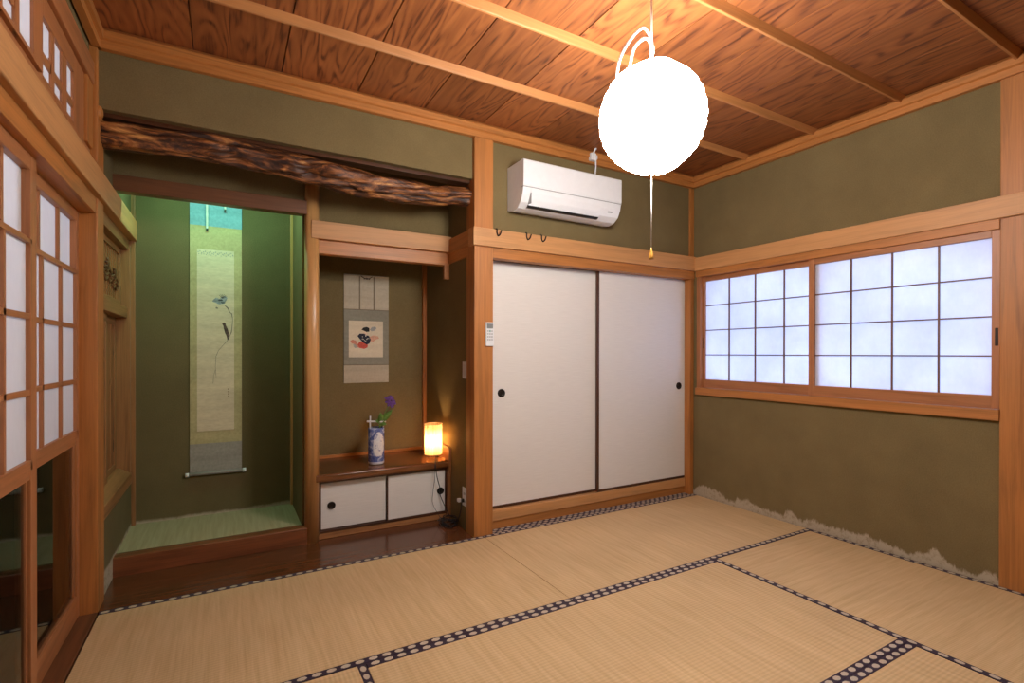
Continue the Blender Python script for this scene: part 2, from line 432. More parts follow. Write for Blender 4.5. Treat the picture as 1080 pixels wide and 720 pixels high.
# nageshi rails + kamoi
trim(MB().box(-2.0, -0.002, -0.020, 0.06, 1.822, 1.935, 0.003), W('beam', 'x'), 'pale horizontal rail above the closet doors')
trim(MB().box(-1.853, 0.005, 0.002, 0.076, 1.757, 1.823, 0.002), W('post', 'x'), 'head track of the closet doors')
trim(MB().box(-0.024, 0.06, YBACK, 0.012, 1.818, 1.925, 0.003), W('beam', 'y'), 'pale horizontal rail above the paper window')
trim(MB().box(-0.012, 0.10, -1.87, -0.02, 1.768, 1.819, 0.002), W('post', 'y'), 'head track of the paper window')
trim(MB().box(-0.014, 0.10, -1.87, -0.02, 0.818, 0.874, 0.003), W('post', 'y'), 'wooden sill under the paper window')
trim(MB().box(0.002, 0.10, -0.055, -0.02, 0.87, 1.77, 0.002), W('sash', 'z'), 'slim jamb of the paper window beside the corner post')
trim(MB().box(-3.92, -3.806, YBACK, 1.0, 1.835, 1.955, 0.004), W('beam', 'y'), 'long horizontal rail above the shoji screens')
trim(MB().box(-3.95, -3.83, YBACK, 0.0, 1.765, 1.836, 0.002), W('post', 'y'), 'head track of the shoji screens')
trim(MB().box(-3.96, -3.845, 0.135, 1.0, 1.772, 1.836, 0.002), W('shoin', 'y'), 'lintel over the carved panel')
trim(MB().box(-3.96, -3.8505, YBACK, 0.0, 2.003, 2.045, 0.003), W('sash', 'y'), 'sill of the transom over the shoji screens')
trim(MB().box(-3.96, -3.835, YBACK, 0.0, 2.33, 2.43, 0.003), W('sash', 'y'), 'head of the transom over the shoji screens')
trim(MB().box(-3.96, -3.84, -0.10, 0.0, 2.045, 2.33, 0.003), W('post', 'z'), 'jamb of the transom at the corner post')
trim(MB().box(-3.96, -3.825, YBACK, -0.0, -0.06, 0.0, 0.002), W('otoshi', 'y'), 'dark wooden threshold strip along the shoji screens')
# shelf alcove lintel, returning along its side wall to the post
lt = MB(); lt.box(-2.884, -1.97, 0.388, 0.46, 1.845, 1.953, 0.003)
trim(lt, W('beam', 'x'), 'pale rail over the shelf alcove')
trim(MB().box(-2.86, -1.97, 0.425, 0.49, 1.760, 1.846, 0.003), W('moulding', 'x'), 'orange lintel under the rail of the shelf alcove')
trim(MB().box(-1.995, -1.93, 0.002, 0.44, 1.835, 1.933, 0.003), W('post', 'y'), 'rail return on the side of the shelf alcove')  # darker wood than the rail it continues, shade put into the colour
trim(MB().box(-1.985, -1.93, 0.10, 0.43, 1.77, 1.838, 0.003), W('post', 'y'), 'lintel return on the side of the shelf alcove')
trim(MB().box(-2.015, -1.975, 0.425, 0.455, 1.665, 1.762, 0.003), W('post', 'z'), 'short wooden peg under the end of the alcove lintel')
trim(MB().box(-2.006, -1.965, 0.885, 0.92, 0.40, 2.5, 0.003), W('post', 'z'), 'thin corner strip at the back of the shelf alcove')
trim(MB().box(-2.87, -1.975, 0.893, 0.915, 0.405, 0.425, 0.002), W('post', 'x'), 'thin strip along the back of the shelf')
# otoshigake
trim(MB().box(-3.86, -2.897, 0.405, 0.475, 1.985, 2.068, 0.004), W('otoshi', 'x'), 'dark head beam across the tokonoma')
trim(MB().box(-3.85, -3.815, 0.975, 1.0, 0.09, 2.5, 0.003), W('shoin', 'z'), 'thin post in the far corner of the tokonoma')
trim(MB().box(-2.94, -2.92, 0.965, 1.0, 0.09, 2.5, 0.002), W('pale', 'z'), 'thin strip in the inner corner of the tokonoma')
# tokonoma floor frame and floor boards
trim(MB().box(-3.84, -2.905, 0.400, 0.47, -0.01, 0.097, 0.005), W('kamachi', 'x'), 'reddish brown front rail of the raised tokonoma floor')
trim(MB().box(-3.835, -1.975, 0.0, 0.92, -0.04, -0.001, 0.002), W('floorboard', 'x'), 'dark polished floorboard before the two alcoves')
# closet sill
trim(MB().box(-1.855, 0.01, 0.075, 0.15, -0.03, 0.055, 0.002), W('post', 'x'), 'lower step of the closet sill')
trim(MB().box(-1.855, 0.01, 0.066, 0.15, 0.055, 0.122, 0.003), W('beam', 'x'), 'sill under the white closet doors')
# shoin: jamb, rails
trim(MB().box(-3.96, -3.836, 0.955, 1.0, 0.33, 1.80, 0.003), W('shoin', 'z'), 'wooden jamb of the carved panel by the tokonoma wall')
trim(MB().box(-3.96, -3.850, 0.13, 0.957, 1.36, 1.425, 0.004), W('shoin', 'y'), 'middle rail between carved panel and plank shutters')
trim(MB().prism([(-3.96, 0.455), (-3.888, 0.455), (-3.832, 0.42), (-3.832, 0.355), (-3.96, 0.355)], 'y', 0.13, 1.0, 0.003), W('shoin', 'y'), 'sill under the plank shutters')

# ================================================================ CLOSET DOORS (fusuma)
def ring_pull(parent, c, axis, r=0.026, sgn=-1, mat=None, name='finger_pull'):
    p = MB()
    prof = [(1e-4, -0.0012), (r*0.25, -0.0016), (r*0.30, -0.0028), (r*0.36, -0.0016), (r*0.62, -0.0012), (r*0.70, -0.004), (r*0.85, -0.0065), (r, -0.005), (r, 0.004), (1e-4, 0.0045)]
    p.lathe([(a, b if sgn < 0 else -b) for a, b in prof], c, 28, axis)
    return p.build(name, mat or M_IRON, parent)
def fusuma(name, x0, x1, y, label, pull_x, zp=0.885):
    z0, z1, fr, th = 0.124, 1.775, 0.017, 0.024
    r = sroot(name, ((x0+x1)/2, y, z0), label)
    MB().box(x0+fr, x1-fr, y+0.004, y+th-0.004, z0+fr, z1-fr).build('paper_panel', M_FUS, r)
    f = MB(); f.box(x0, x0+fr, y, y+th, z0, z1, 0.002).box(x1-fr, x1, y, y+th, z0, z1, 0.002)
    f.box(x0+fr, x1-fr, y, y+th, z0, z0+fr, 0.002).box(x0+fr, x1-fr, y, y+th, z1-fr, z1, 0.002)
    f.build('frame', M_DARKFR, r)
    ring_pull(r, (pull_x, y+0.003, zp), 'y', 0.028)
fusuma('door_1', -1.875, -0.905, 0.104, 'white paper closet door beside the orange post', -1.736)
fusuma('door_2', -0.944, 0.033, 0.078, 'white paper closet door beside the corner post', -0.092)
tag(MB().box(-1.852, -0.002, 0.001, 0.074, -0.03, -0.0005).build('floor_cloth', M_STRIP, None, (-1.0, 0.0375, 0)),
    'narrow dotted cloth strip on the floor along the closet sill', 'cloth strip')

# ================================================================ RIGHT WINDOW SASHES
def window_sash(name, y0, y1, x, ph, label, pull_y):
    # y0 < y1 ; x = room face
    z0, z1 = 0.876, 1.768
    st, tr, br = 0.034, 0.036, 0.066
    r = sroot(name, (x, (y0+y1)/2, z0), label)
    f = MB(); f.box(x, x+0.028, y0, y0+st, z0, z1, 0.002).box(x, x+0.028, y1-st, y1, z0, z1, 0.002)
    f.box(x, x+0.028, y0+st, y1-st, z0, z0+br, 0.002).box(x, x+0.028, y0+st, y1-st, z1-tr, z1, 0.002)
    f.build('sash_frame', W('sash', 'z'), r)
    a0, a1, b0, b1 = y0+st, y1-st, z0+br, z1-tr
    k = MB()
    for i in range(1, 4):
        yy = a0+(a1-a0)*i/4; k.box(x+0.010, x+0.020, yy-0.0038, yy+0.0038, b0, b1)
        zz = b0+(b1-b0)*i/4; k.box(x+0.011, x+0.020, a0, a1, zz-0.0034, zz+0.0034)
    k.build('lattice', W('otoshi', 'z'), r)
    MB().box(x+0.0205, x+0.0215, a0-0.005, a1+0.005, b0-0.005, b1+0.005).build('paper', M_WPAPER, r)
    MB().box(x-0.002, x+0.003, pull_y-0.007, pull_y+0.007, 1.19, 1.28, 0.003).build('finger_pull', M_IRON, r)
window_sash('window_1', -0.985, -0.035, 0.034, 0, 'paper window sash beside the corner post', -0.052)
window_sash('window_2', -1.87, -0.925, 0.002, 0, 'paper window sash beside the broad post', -1.856)

# ================================================================ LEFT SHOJI SCREENS
def shoji(name, y0, y1, xf, bars, topbars, label):
    # xf: room face (towards +x); sash spans y0..y1
    z0, z1, th = 0.002, 1.768, 0.030
    st = 0.058
    r = sroot(name, (xf, (y0+y1)/2, z0), label)
    f = MB(); xb = xf-th
    f.box(xb, xf-0.004, y0, y0+st, z0, z1, 0.002).box(xb, xf-0.004, y1-st, y1, z0, z1, 0.002)
    f.box(xb, xf-0.004, y0+st, y1-st, z0, 0.105, 0.002).box(xb, xf-0.004, y0+st, y1-st, z1-0.05, z1, 0.002)
    f.box(xb, xf-0.006, y0+st, y1-st, 0.755, 0.785, 0.002).box(xb, xf-0.012, y0+st, y1-st, 1.487, 1.512, 0.002)
    f.build('frame', W('sash', 'z'), r)
    a0, a1 = y0+st, y1-st
    MB().box(xb+0.010, xb+0.014, a0, a1, 0.1, 0.76).build('glass_pane', M_GLASS, r)
    g = MB().box(xb+0.004, xf-0.010, a1-0.02, a1-0.008, 0.105, 0.755, 0.001)
    g.build('glass_bead', W('sash', 'z'), r)
    u = MB()
    for b in topbars: u.box(xb+0.006, xb+0.016, b-0.009, b+0.009, 1.51, 1.72)
    u.build('upper_lattice', W('sash', 'z'), r)
    MB().box(xb+0.003, xb+0.004, a0, a1, 1.505, 1.722).build('upper_paper', M_LPAPER, r)
    # sliding inner sash in the middle rows
    s0, s1 = 0.788, 1.500
    i_ = MB(); i_.box(xf-0.014, xf, a0-0.008, a0+0.014, s0, s1, 0.001).box(xf-0.014, xf, a1-0.014, a1+0.008, s0, s1, 0.001)
    i_.box(xf-0.014, xf, a0, a1, s0, s0+0.030, 0.001).box(xf-0.014, xf, a0, a1, s1-0.014, s1, 0.001)
    sash = i_.build('inner_sash', W('sash', 'z'), r)
    k = MB()
    for b in bars: k.box(xf-0.012, xf-0.002, b-0.008, b+0.008, s0, s1)
    for zz in (1.262, 1.027): k.box(xf-0.011, xf-0.002, a0, a1, zz-0.009, zz+0.009)
    k.build('lattice', W('sash', 'z'), sash)
    MB().box(xf-0.0135, xf-0.0125, a0, a1, s0, s1).build('paper', M_LPAPER, sash)
shoji('door_3', -0.775, 0.018, -3.885, (-0.265, -0.50), (-0.250, -0.49), 'shoji screen beside the corner post, glass in its foot')
shoji('door_4', -1.46, -0.690, -3.853, (-0.965, -1.19), (-0.94, -1.18), 'shoji screen cut by the frame, nearest the camera')
shoji('door_5', -2.15, -1.40, -3.885, (-1.65, -1.90), (-1.65, -1.90), 'shoji screen hidden beyond the frame beside the camera')
shoji('door_6', -2.865, -2.10, -3.853, (-2.35, -2.6), (-2.35, -2.6), 'shoji screen beside the camera, next to the adjoining room')

# transom sashes
def transom(name, y0, y1, xf, cols, label, step=True):
    z0, z1, th = 2.045, 2.33, 0.022
    r = sroot(name, (xf, (y0+y1)/2, z0), label); xb = xf-th
    f = MB(); f.box(xb, xf-0.001, y0, cols[0][0], z0, z1, 0.001).box(xb, xf-0.001, cols[-1][1], y1, z0, z1, 0.001)
    f.box(xb, xf, cols[0][0], cols[-1][1], z0, z0+0.014, 0.001).box(xb, xf, cols[0][0], cols[-1][1], z1-0.075, z1, 0.001)
    f.build('sash_frame', W('sash', 'z'), r)
    k = MB()
    for (a, b), (c, d) in zip(cols[:-1], cols[1:]): k.box(xf-0.010, xf-0.002, b, c, z0, z1-0.07, 0.001)
    for i, (a, b) in enumerate(cols):
        if b-a > 0.11: continue
        zz = 2.112-0.004*(i % 2); k.box(xf-0.010, xf-0.004, a, b, zz, zz+0.032, 0.001)
        if i % 3 == 0: k.box(xf-0.010, xf-0.004, b-0.010, b, zz, zz+0.05, 0.001)
    k.build('lattice', W('sash', 'z'), r)
    MB().box(xf-0.012, xf-0.0105, cols[0][0]-0.001, cols[-1][1]+0.001, z0+0.01, z1-0.07).build('paper', M_LPAPER, r)
transom('window_3', -0.735, -0.10, -3.851, [(-0.648, -0.545), (-0.512, -0.418), (-0.356, -0.263)], 'transom sash nearest the corner post')
transom('window_4', -1.38, -0.70, -3.838, [(-1.30, -1.20), (-1.16, -1.06), (-1.03, -0.938), (-0.905, -0.785)], 'transom sash cut by the frame')

# ================================================================ TATAMI MATS
def tatami(x0, x1, y0, y1, ax, label, loc_label=None):
    r = thing('tatami_mat', ((x0+x1)/2, (y0+y1)/2, -0.055), label, 'tatami mat', 'six tatami mats of the room floor')
    c = ((x0+x1)/2, (y0+y1)/2, 0)
    MB().box(x0+0.001, x1-0.001, y0+0.001, y1-0.001, -0.055, -0.0005, 0.003).build('rush_surface', M_TAT[ax], r, c)
    bw = 0.032
    if ax == 'x':
        for yy in (y0, y1-bw):
            MB().box(x0+0.001, x1-0.001, yy+0.0005, yy+bw-0.0005, -0.05, 0.0012, 0.0006).build('cloth_border', M_HERI['x'], r, (c[0], yy+bw/2, 0))
    else:
        for xx in (x0, x1-bw):
            MB().box(xx+0.0005, xx+bw-0.0005, y0+0.001, y1-0.001, -0.05, 0.0012, 0.0006).build('cloth_border', M_HERI['y'], r, (xx+bw/2, c[1], 0))
    return r
H = 0.955
tatami(-3.82, -1.925, -H, 0.0, 'x', 'tatami mat along the dark floorboard before the alcoves')
tatami(-1.925, -0.001, -H, 0.0, 'x', 'tatami mat in the corner before the white closet doors')
tatami(-2.88, -0.965, -2*H+0.03, -H, 'x', 'tatami mat in the middle of the floor beneath the globe lamp')
tatami(-0.965, -0.001, -2.87, -H, 'y', 'tatami mat lying along the wall below the paper window')
tatami(-3.82, -2.88, -2.87, -H, 'y', 'tatami mat beside the shoji screens, its corner at the near edge of the floor')
tatami(-2.88, -0.965, -2.87, -2*H+0.03, 'x', 'tatami mat of which only a corner shows, nearest the camera')
# raised tokonoma floor mat
def toko_mat():
    t = NT('old_rush_mat'); v = t.coords(); s = t.noise(t.coords((60, 3, 1)), 1.0, 4, 0.6)
    return t.fin(t.ramp(s, [(0.3, (0.33, 0.27, 0.15)), (0.7, (0.42, 0.35, 0.21))]), 0.7)
tm = thing('alcove_mat', (-3.37, 0.72, 0.0), 'old pale rush mat covering the raised tokonoma floor below the tall scroll', 'mat')
MB().box(-3.835, -2.926, 0.47, 1.0, 0.0, 0.092, 0.002).build('rush_surface', toko_mat(), tm)
MB().box(-3.835, -2.926, 0.4705, 0.488, 0.09, 0.0935, 0.0005).build('cloth_border', plain('brown_binding', (0.12, 0.08, 0.035), 0.7), tm)

# ================================================================ SHOIN: carved panel and plank shutters
cp = thing('carved_panel', (-3.89, 0.55, 1.425), 'carved wooden openwork panel under the lintel beside the tokonoma', 'carved panel')
XP = -3.888
MB().box(XP-0.02, XP-0.006, 0.135, 0.957, 1.425, 1.772).build('backboard', W('shoin', 'z'), cp)
f = MB(); f.box(XP-0.006, XP+0.006, 0.135, 0.165, 1.425, 1.772, 0.001).box(XP-0.006, XP+0.006, 0.93, 0.957, 1.425, 1.772, 0.001)
f.box(XP-0.006, XP+0.006, 0.165, 0.93, 1.425, 1.46, 0.001).box(XP-0.006, XP+0.006, 0.165, 0.93, 1.738, 1.772, 0.001)
f.build('frame', W('shoin', 'y'), cp)
k = MB()
for i in range(14): y = 0.19+i*0.055; k.box(XP-0.006, XP-0.001, y-0.004, y+0.004, 1.46, 1.738)
k.build('lattice', W('shoin', 'z'), cp)
k = MB()
for cy, cz, sx in ((0.60, 1.60, 0.11), (0.80, 1.575, 0.09), (0.40, 1.62, 0.10)):
    for j, (dz, ln) in enumerate(((0.0, 1.0), (-0.025, 1.3), (-0.05, 0.8))):
        k.tube([(XP, cy-sx*ln+2*sx*ln*i/10, cz+dz+0.010*math.sin(i*1.1+j)) for i in range(11)], 0.006, 6)
    for j in range(7):
        a = math.pi*j/6; k.tube([(XP, cy, cz+0.012), (XP, cy+0.028*math.cos(a), cz+0.016+0.045*math.sin(a)), (XP, cy+0.05*math.cos(a), cz+0.014+0.05*math.sin(a))], [0.007, 0.008, 0.003], 6)
k.build('carving', W('otoshi', 'y'), cp)
def plank_mat():
    t = NT('knotty_plank'); v = t.coords((14, 14, 0.8)); a = t.noise(v, 1.5, 6, 0.65, 1.2)
    vo = t.n('ShaderNodeTexVoronoi'); vo.inputs['Scale'].default_value = 1.0; t.l(t.coords((1, 7.0, 2.6), (0, 0.35, 0.2)), vo.inputs['Vector'])
    kn = t.ramp(vo.outputs['Distance'], [(0.10, 0.0), (0.26, 1.0)])
    c = t.ramp(a, [(0.3, (0.15, 0.055, 0.022)), (0.5, (0.30, 0.115, 0.042)), (0.7, (0.38, 0.155, 0.060))])
    return t.fin(t.mix(kn, (0.045, 0.020, 0.010), c), 0.5)
M_PLK = plank_mat()
def shutter(y0, y1, x, label, knots=()):
    r = thing('plank_shutter', (x, (y0+y1)/2, 0.455), label, 'shutter', 'plank shutters under the carved panel')
    MB().box(x-0.016, x-0.004, y0+0.03, y1-0.03, 0.48, 1.33).build('board', M_PLK, r)
    f = MB(); f.box(x-0.02, x, y0, y0+0.035, 0.455, 1.36, 0.002).box(x-0.02, x, y1-0.035, y1, 0.455, 1.36, 0.002)
    f.box(x-0.02, x, y0+0.035, y1-0.035, 0.455, 0.49, 0.002).box(x-0.02, x, y0+0.035, y1-0.035, 1.315, 1.36, 0.002)
    f.build('frame', W('shoin', 'z'), r)
    k = MB()
    for yy in (y0+(y1-y0)*0.36, y0+(y1-y0)*0.66): k.box(x-0.006, x-0.001, yy-0.005, yy+0.005, 0.49, 1.315, 0.001)
    k.build('batten', W('shoin', 'z'), r)
    for ky, kz, ra, rb in knots: MB().ball((x-0.0045, ky, kz), 1.0, 14, 8, (0.0012, ra, rb)).build('knot', plain('knot_brown', (0.035, 0.014, 0.008), 0.5), r, label='dark knot')
shutter(0.52, 0.953, -3.905, 'knotty plank shutter under the carved panel, next to the jamb', [(0.90, 0.600, 0.020, 0.045), (0.80, 0.98, 0.012, 0.02), (0.89, 1.15, 0.010, 0.018)])
shutter(0.135, 0.56, -3.882, 'knotty plank shutter under the carved panel, next to the corner post', [(0.49, 1.09, 0.022, 0.030), (0.50, 1.15, 0.010, 0.022), (0.45, 0.62, 0.010, 0.05)])

# ================================================================ GNARLED LOG
def log():
    keyx = [-3.86, -3.70, -3.485, -3.06, -2.967, -2.557, -2.269, -2.05, -1.94]
    keyz = [2.155, 2.160, 2.176, 2.165, 2.148, 2.112, 2.118, 2.138, 2.150]
    keyr = [0.055, 0.056, 0.066, 0.066, 0.070, 0.070, 0.056, 0.052, 0.056]
    def interp(K, x):
        for i in range(len(keyx)-1):
            if x <= keyx[i+1]:
                t = (x-keyx[i])/(keyx[i+1]-keyx[i]); t = t*t*(3-2*t); return K[i]*(1-t)+K[i+1]*t
        return K[-1]
    m = MB(); rows = []; N, S = 300, 64
    for i in range(N+1):
        x = keyx[0]+(keyx[-1]-keyx[0])*i/N; zc, r = interp(keyz, x), interp(keyr, x)
        yc = 0.095+0.014*math.sin(x*3.1)
        row = []
        for k in range(S):
            a = 2*math.pi*k/S
            tw = a+1.1*x+0.5*math.sin(2.3*x)
            n1 = mnoise.fractal(Vector((x*3.0, 1.6*math.cos(tw), 1.6*math.sin(tw)+7)), 0.8, 2.1, 3)
            n2 = mnoise.ridged_multi_fractal(Vector((x*1.7+3+0.8*n1, 1.7*math.cos(tw), 1.7*math.sin(tw))), 0.9, 2.2, 4, 1.0, 2.0)
            kn = sum(d_*math.exp(-((x-kx)/0.05)**2-((math.sin((a-ka)/2))/0.20)**2) for kx, ka, d_ in ((-2.93, 3.7, -0.5), (-3.28, 4.1, -0.35), (-3.40, 3.3, 0.3), (-2.72, 4.3, -0.3), (-2.83, 3.0, 0.25), (-3.05, 3.3, 0.28), (-2.45, 3.8, -0.3)))
            rr = r*(0.95+0.28*n1-0.16*(n2-1.1)+kn)
            row.append((x, yc+rr*0.92*math.cos(a), zc+rr*math.sin(a)))
        rows.append(row)
    V = m.grid(rows, False, True); m.bm.faces.new(list(reversed(V[0]))); m.bm.faces.new(V[-1])
    t = NT('gnarled_wood')
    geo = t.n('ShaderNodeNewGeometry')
    n = t.noise(t.coords((1.9, 8, 8)), 1.7, 6, 0.62, 2.4)
    n2 = t.noise(t.coords((5, 26, 26)), 3.0, 5, 0.6, 1.0)
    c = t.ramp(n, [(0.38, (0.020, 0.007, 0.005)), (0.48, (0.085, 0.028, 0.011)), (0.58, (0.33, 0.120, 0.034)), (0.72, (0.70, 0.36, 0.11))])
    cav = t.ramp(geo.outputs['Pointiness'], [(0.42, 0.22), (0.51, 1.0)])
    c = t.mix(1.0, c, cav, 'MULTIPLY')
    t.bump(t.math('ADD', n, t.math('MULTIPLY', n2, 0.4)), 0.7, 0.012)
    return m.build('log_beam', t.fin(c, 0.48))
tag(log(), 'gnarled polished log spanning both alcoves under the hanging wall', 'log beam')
kb = MB(); kb.lathe([(0.028, -0.008), (0.030, 0.0), (0.026, 0.008), (0.014, 0.013), (1e-4, 0.014)], (-3.824, 0.034, 2.226), 20, 'x')
tag(kb.build('wooden_stub', W('post', 'x')), 'round wooden stub end poking from the corner post above the log', 'wooden stub')

# ================================================================ TALL SCROLL
ys = 0.992
def silk(name, a, b, sc=(1, 1, 1), s=60):
    t = NT(name); n = t.noise(t.coords(sc), s, 4, 0.6); m2 = t.noise(t.coords((1, 1, 6)), 2.5, 3, 0.5)
    c = t.mix(1.0, t.ramp(n, [(0.3, a), (0.7, b)]), t.ramp(m2, [(0.35, 0.88), (0.65, 1.05)]), 'MULTIPLY')
    return t.fin(c, 0.8, spec=0.1)
def deform(mb, pts_bulge): return mb
sx0, sx1 = -3.534, -3.239
ts = thing('hanging_scroll', (-3.387, ys, 0.365), 'tall hanging scroll with a bird and blossom painted on pale silk, in the tokonoma', 'hanging scroll')
MB().box(sx0, sx1, ys-0.001, ys+0.003, 1.977, 2.36).build('top_panel', silk('blue_silk', (0.20, 0.36, 0.48), (0.27, 0.45, 0.58)), ts, label='blue silk top panel')
MB().box(sx0, sx1, ys-0.001, ys+0.003, 0.56, 1.977).build('mount', silk('ochre_silk', (0.42, 0.36, 0.19), (0.52, 0.45, 0.25)), ts, label='ochre silk mount')
MB().box(sx0, sx1, ys-0.001, ys+0.003, 0.368, 0.56).build('bottom_panel', silk('grey_silk', (0.30, 0.285, 0.25), (0.38, 0.36, 0.32)), ts, label='grey bottom panel')
pic = MB().box(-3.494, -3.284, ys-0.003, ys-0.001, 0.641, 1.824).build('painting', silk('pale_silk', (0.62, 0.52, 0.36), (0.72, 0.62, 0.45), (1, 1, 3), 30), ts, label='pale silk painting')
p = MB()
for i in range(21): p.box(-3.490+i*0.0098, -3.490+i*0.0098+0.005, ys-0.0035, ys-0.0028, 1.80+0.006*math.sin(i*2.1), 1.808+0.006*math.sin(i*2.1))
for i in range(15): p.box(-3.486+i*0.0138, -3.486+i*0.0138+0.004, ys-0.0035, ys-0.0028, 1.788+0.004*math.sin(i*3.3), 1.794+0.004*math.sin(i*3.3))
p.build('speckled_band', plain('ink_grey', (0.30, 0.30, 0.28), 0.8), pic)
def blob(m, cx, cz, rx, rz, y, seed, jag=0.25, n=22):
    rnd = random.Random(seed); pts = []
    ph = [rnd.uniform(0, 6.28) for _ in range(4)]
    for i in range(n):
        a = 2*math.pi*i/n; k = 1+jag*(math.sin(2*a+ph[0])*0.4+math.sin(3*a+ph[1])*0.4+math.sin(5*a+ph[2])*0.3)
        pts.append((cx+rx*k*math.cos(a), cz+rz*k*math.sin(a)))
    m.prism(pts, 'y', y-0.0006, y)
yp = ys-0.003
m = MB(); blob(m, -3.365, 1.490, 0.034, 0.020, yp, 1, 0.35); blob(m, -3.345, 1.503, 0.018, 0.022, yp-0.0006, 2, 0.4); blob(m, -3.385, 1.497, 0.016, 0.014, yp-0.0006, 5, 0.4)
m.build('ink_blossom', plain('ink_blue_grey', (0.28, 0.31, 0.33), 0.8, 0, 0.4, 60), pic)
m = MB(); blob(m, -3.362, 1.497, 0.012, 0.006, yp-0.001, 3, 0.4); blob(m, -3.35, 1.482, 0.010, 0.005, yp-0.001, 4, 0.4)
for i in range(6): a = 0.5+i*0.35; m.tube([(-3.352, yp-0.001, 1.51), (-3.352+0.03*math.cos(a), yp-0.001, 1.51+0.028*math.sin(a))], 0.0012, 5)
m.build('blossom_stroke', plain('ink_dark', (0.05, 0.055, 0.06), 0.8), pic)
m = MB()
m.tube([(-3.336, yp-0.0005, 1.462), (-3.318, yp-0.0005, 1.445), (-3.31, yp-0.0005, 1.42), (-3.298, yp-0.0005, 1.41), (-3.292, yp-0.0005, 1.37), (-3.300, yp-0.0005, 1.29), (-3.318, yp-0.0005, 1.24), (-3.345, yp-0.0005, 1.205), (-3.375, yp-0.0005, 1.165), (-3.388, yp-0.0005, 1.13), (-3.392, yp-0.0005, 1.06), (-3.388, yp-0.0005, 0.99)], [0.003, 0.004, 0.002, 0.0035, 0.0012, 0.003, 0.0016, 0.0014, 0.0012, 0.0015, 0.001, 0.0008], 6)
m.tube([(-3.392, yp-0.0005, 1.04), (-3.402, yp-0.0005, 1.0), (-3.405, yp-0.0005, 0.95)], 0.0009, 5)
blob(m, -3.384, 1.445, 0.007, 0.006, yp, 9)
m.build('ink_branch', plain('ink_branch_black', (0.20, 0.18, 0.15), 0.8), pic)
m = MB(); 
pts = [(-3.349, 1.348), (-3.342, 1.352), (-3.335, 1.345), (-3.331, 1.330), (-3.322, 1.31), (-3.316, 1.285), (-3.316, 1.262), (-3.319, 1.238), (-3.324, 1.238), (-3.328, 1.262), (-3.338, 1.285), (-3.344, 1.31), (-3.347, 1.33), (-3.354, 1.342)]
m.prism(pts, 'y', yp-0.0012, yp)
m.build('ink_bird', plain('ink_brown', (0.085, 0.05, 0.04), 0.8, 0, 0.5, 90), pic)
m = MB()
for i in range(4): m.box(-3.320, -3.314, yp-0.0006, yp, 0.905-i*0.016, 0.915-i*0.016)
m.build('ink_signature', plain('ink_brown_pale', (0.22, 0.14, 0.09), 0.8), pic)
m = MB().tube([(sx0-0.012, ys-0.008, 0.366), (sx1+0.012, ys-0.008, 0.366)], 0.011, 14); rod = m.build('roller', silk('grey_roller', (0.26, 0.25, 0.22), (0.33, 0.31, 0.28)), ts)
for x in (sx0-0.024, sx1+0.004):
    MB().tube([(x, ys-0.008, 0.366), (x+0.020, ys-0.008, 0.366)], 0.0135, 14).build('roller_knob', M_WHITE, rod, label='white roller knob')
MB().tube([(sx0-0.004, ys-0.003, 2.363), (sx1+0.004, ys-0.003, 2.363)], 0.007, 10).build('top_rod', W('dark', 'x'), ts)
def ribbon(x, zb, ln):
    m = MB(); n = 12; rows = []
    for i in range(n+1):
        z = zb+ln*i/n; y = ys-0.012-0.012*math.sin(math.pi*min(1, i/n*1.0))
        rows.append([(x-0.0055, y, z), (x+0.0055, y, z), (x+0.0055, y-0.0012, z), (x-0.0055, y-0.0012, z)])
    V = m.grid(rows, False, True, False); m.bm.faces.new(V[0]); m.bm.faces.new(list(reversed(V[-1])))
    o = m.build('wind_ribbon', silk('white_ribbon', (0.70, 0.70, 0.66), (0.78, 0.78, 0.74)), ts, label='white hanging ribbon')
    MB().box(x-0.006, x+0.006, ys-0.0165, ys-0.010, zb-0.012, zb+0.004, 0.001).build('ribbon_tip', M_BLACK, o)
ribbon(-3.438, 1.955, 0.40); ribbon(-3.336, 2.092, 0.26)

# ================================================================ SMALL SCROLL
yq = 0.902
s2 = thing('hanging_scroll', (-2.43, yq, 0.933), 'small beige hanging scroll with a colourful figure print, above the vase', 'hanging scroll')
qx0, qx1 = -2.594, -2.270
M_BEIGE = silk('beige_silk', (0.50, 0.44, 0.34), (0.57, 0.51, 0.40))
MB().box(qx0, qx1, yq-0.001, yq+0.003, 1.468, 1.714).build('top_panel', M_BEIGE, s2)
MB().box(qx0, qx1, yq-0.001, yq+0.003, 1.064, 1.468).build('mount', silk('sage_grey_silk', (0.27, 0.265, 0.215), (0.33, 0.32, 0.265)), s2, label='sage grey mount')
MB().box(qx0, qx1, yq-0.001, yq+0.003, 0.933, 1.064).build('bottom_panel', M_BEIGE, s2)
M_SEAM = plain('seam_brown', (0.20, 0.165, 0.115), 0.8)
for a_, b_, c_, d_ in ((qx0, qx1, 1.464, 1.470), (qx0, qx1, 1.061, 1.067), (-2.488, -2.478, 1.470, 1.714), (-2.384, -2.374, 1.470, 1.714)):
    MB().box(a_, b_, yq-0.0016, yq-0.0009, c_, d_).build('seam_band', M_SEAM, s2)
MB().tube([(qx0, yq-0.002, 1.716), (qx1, yq-0.002, 1.716)], 0.005, 8).build('top_rod', M_BEIGE, s2)
MB().tube([(-2.475, yq-0.004, 1.714), (-2.455, yq-0.006, 1.700), (-2.432, yq-0.006, 1.692), (-2.41, yq-0.006, 1.700), (-2.392, yq-0.004, 1.714)], 0.003, 6).tube([(-2.455, yq-0.007, 1.692), (-2.432, yq-0.008, 1.700), (-2.41, yq-0.007, 1.690)], 0.003, 6).build('hanging_cord', plain('dark_cord', (0.06, 0.04, 0.03), 0.8), s2)
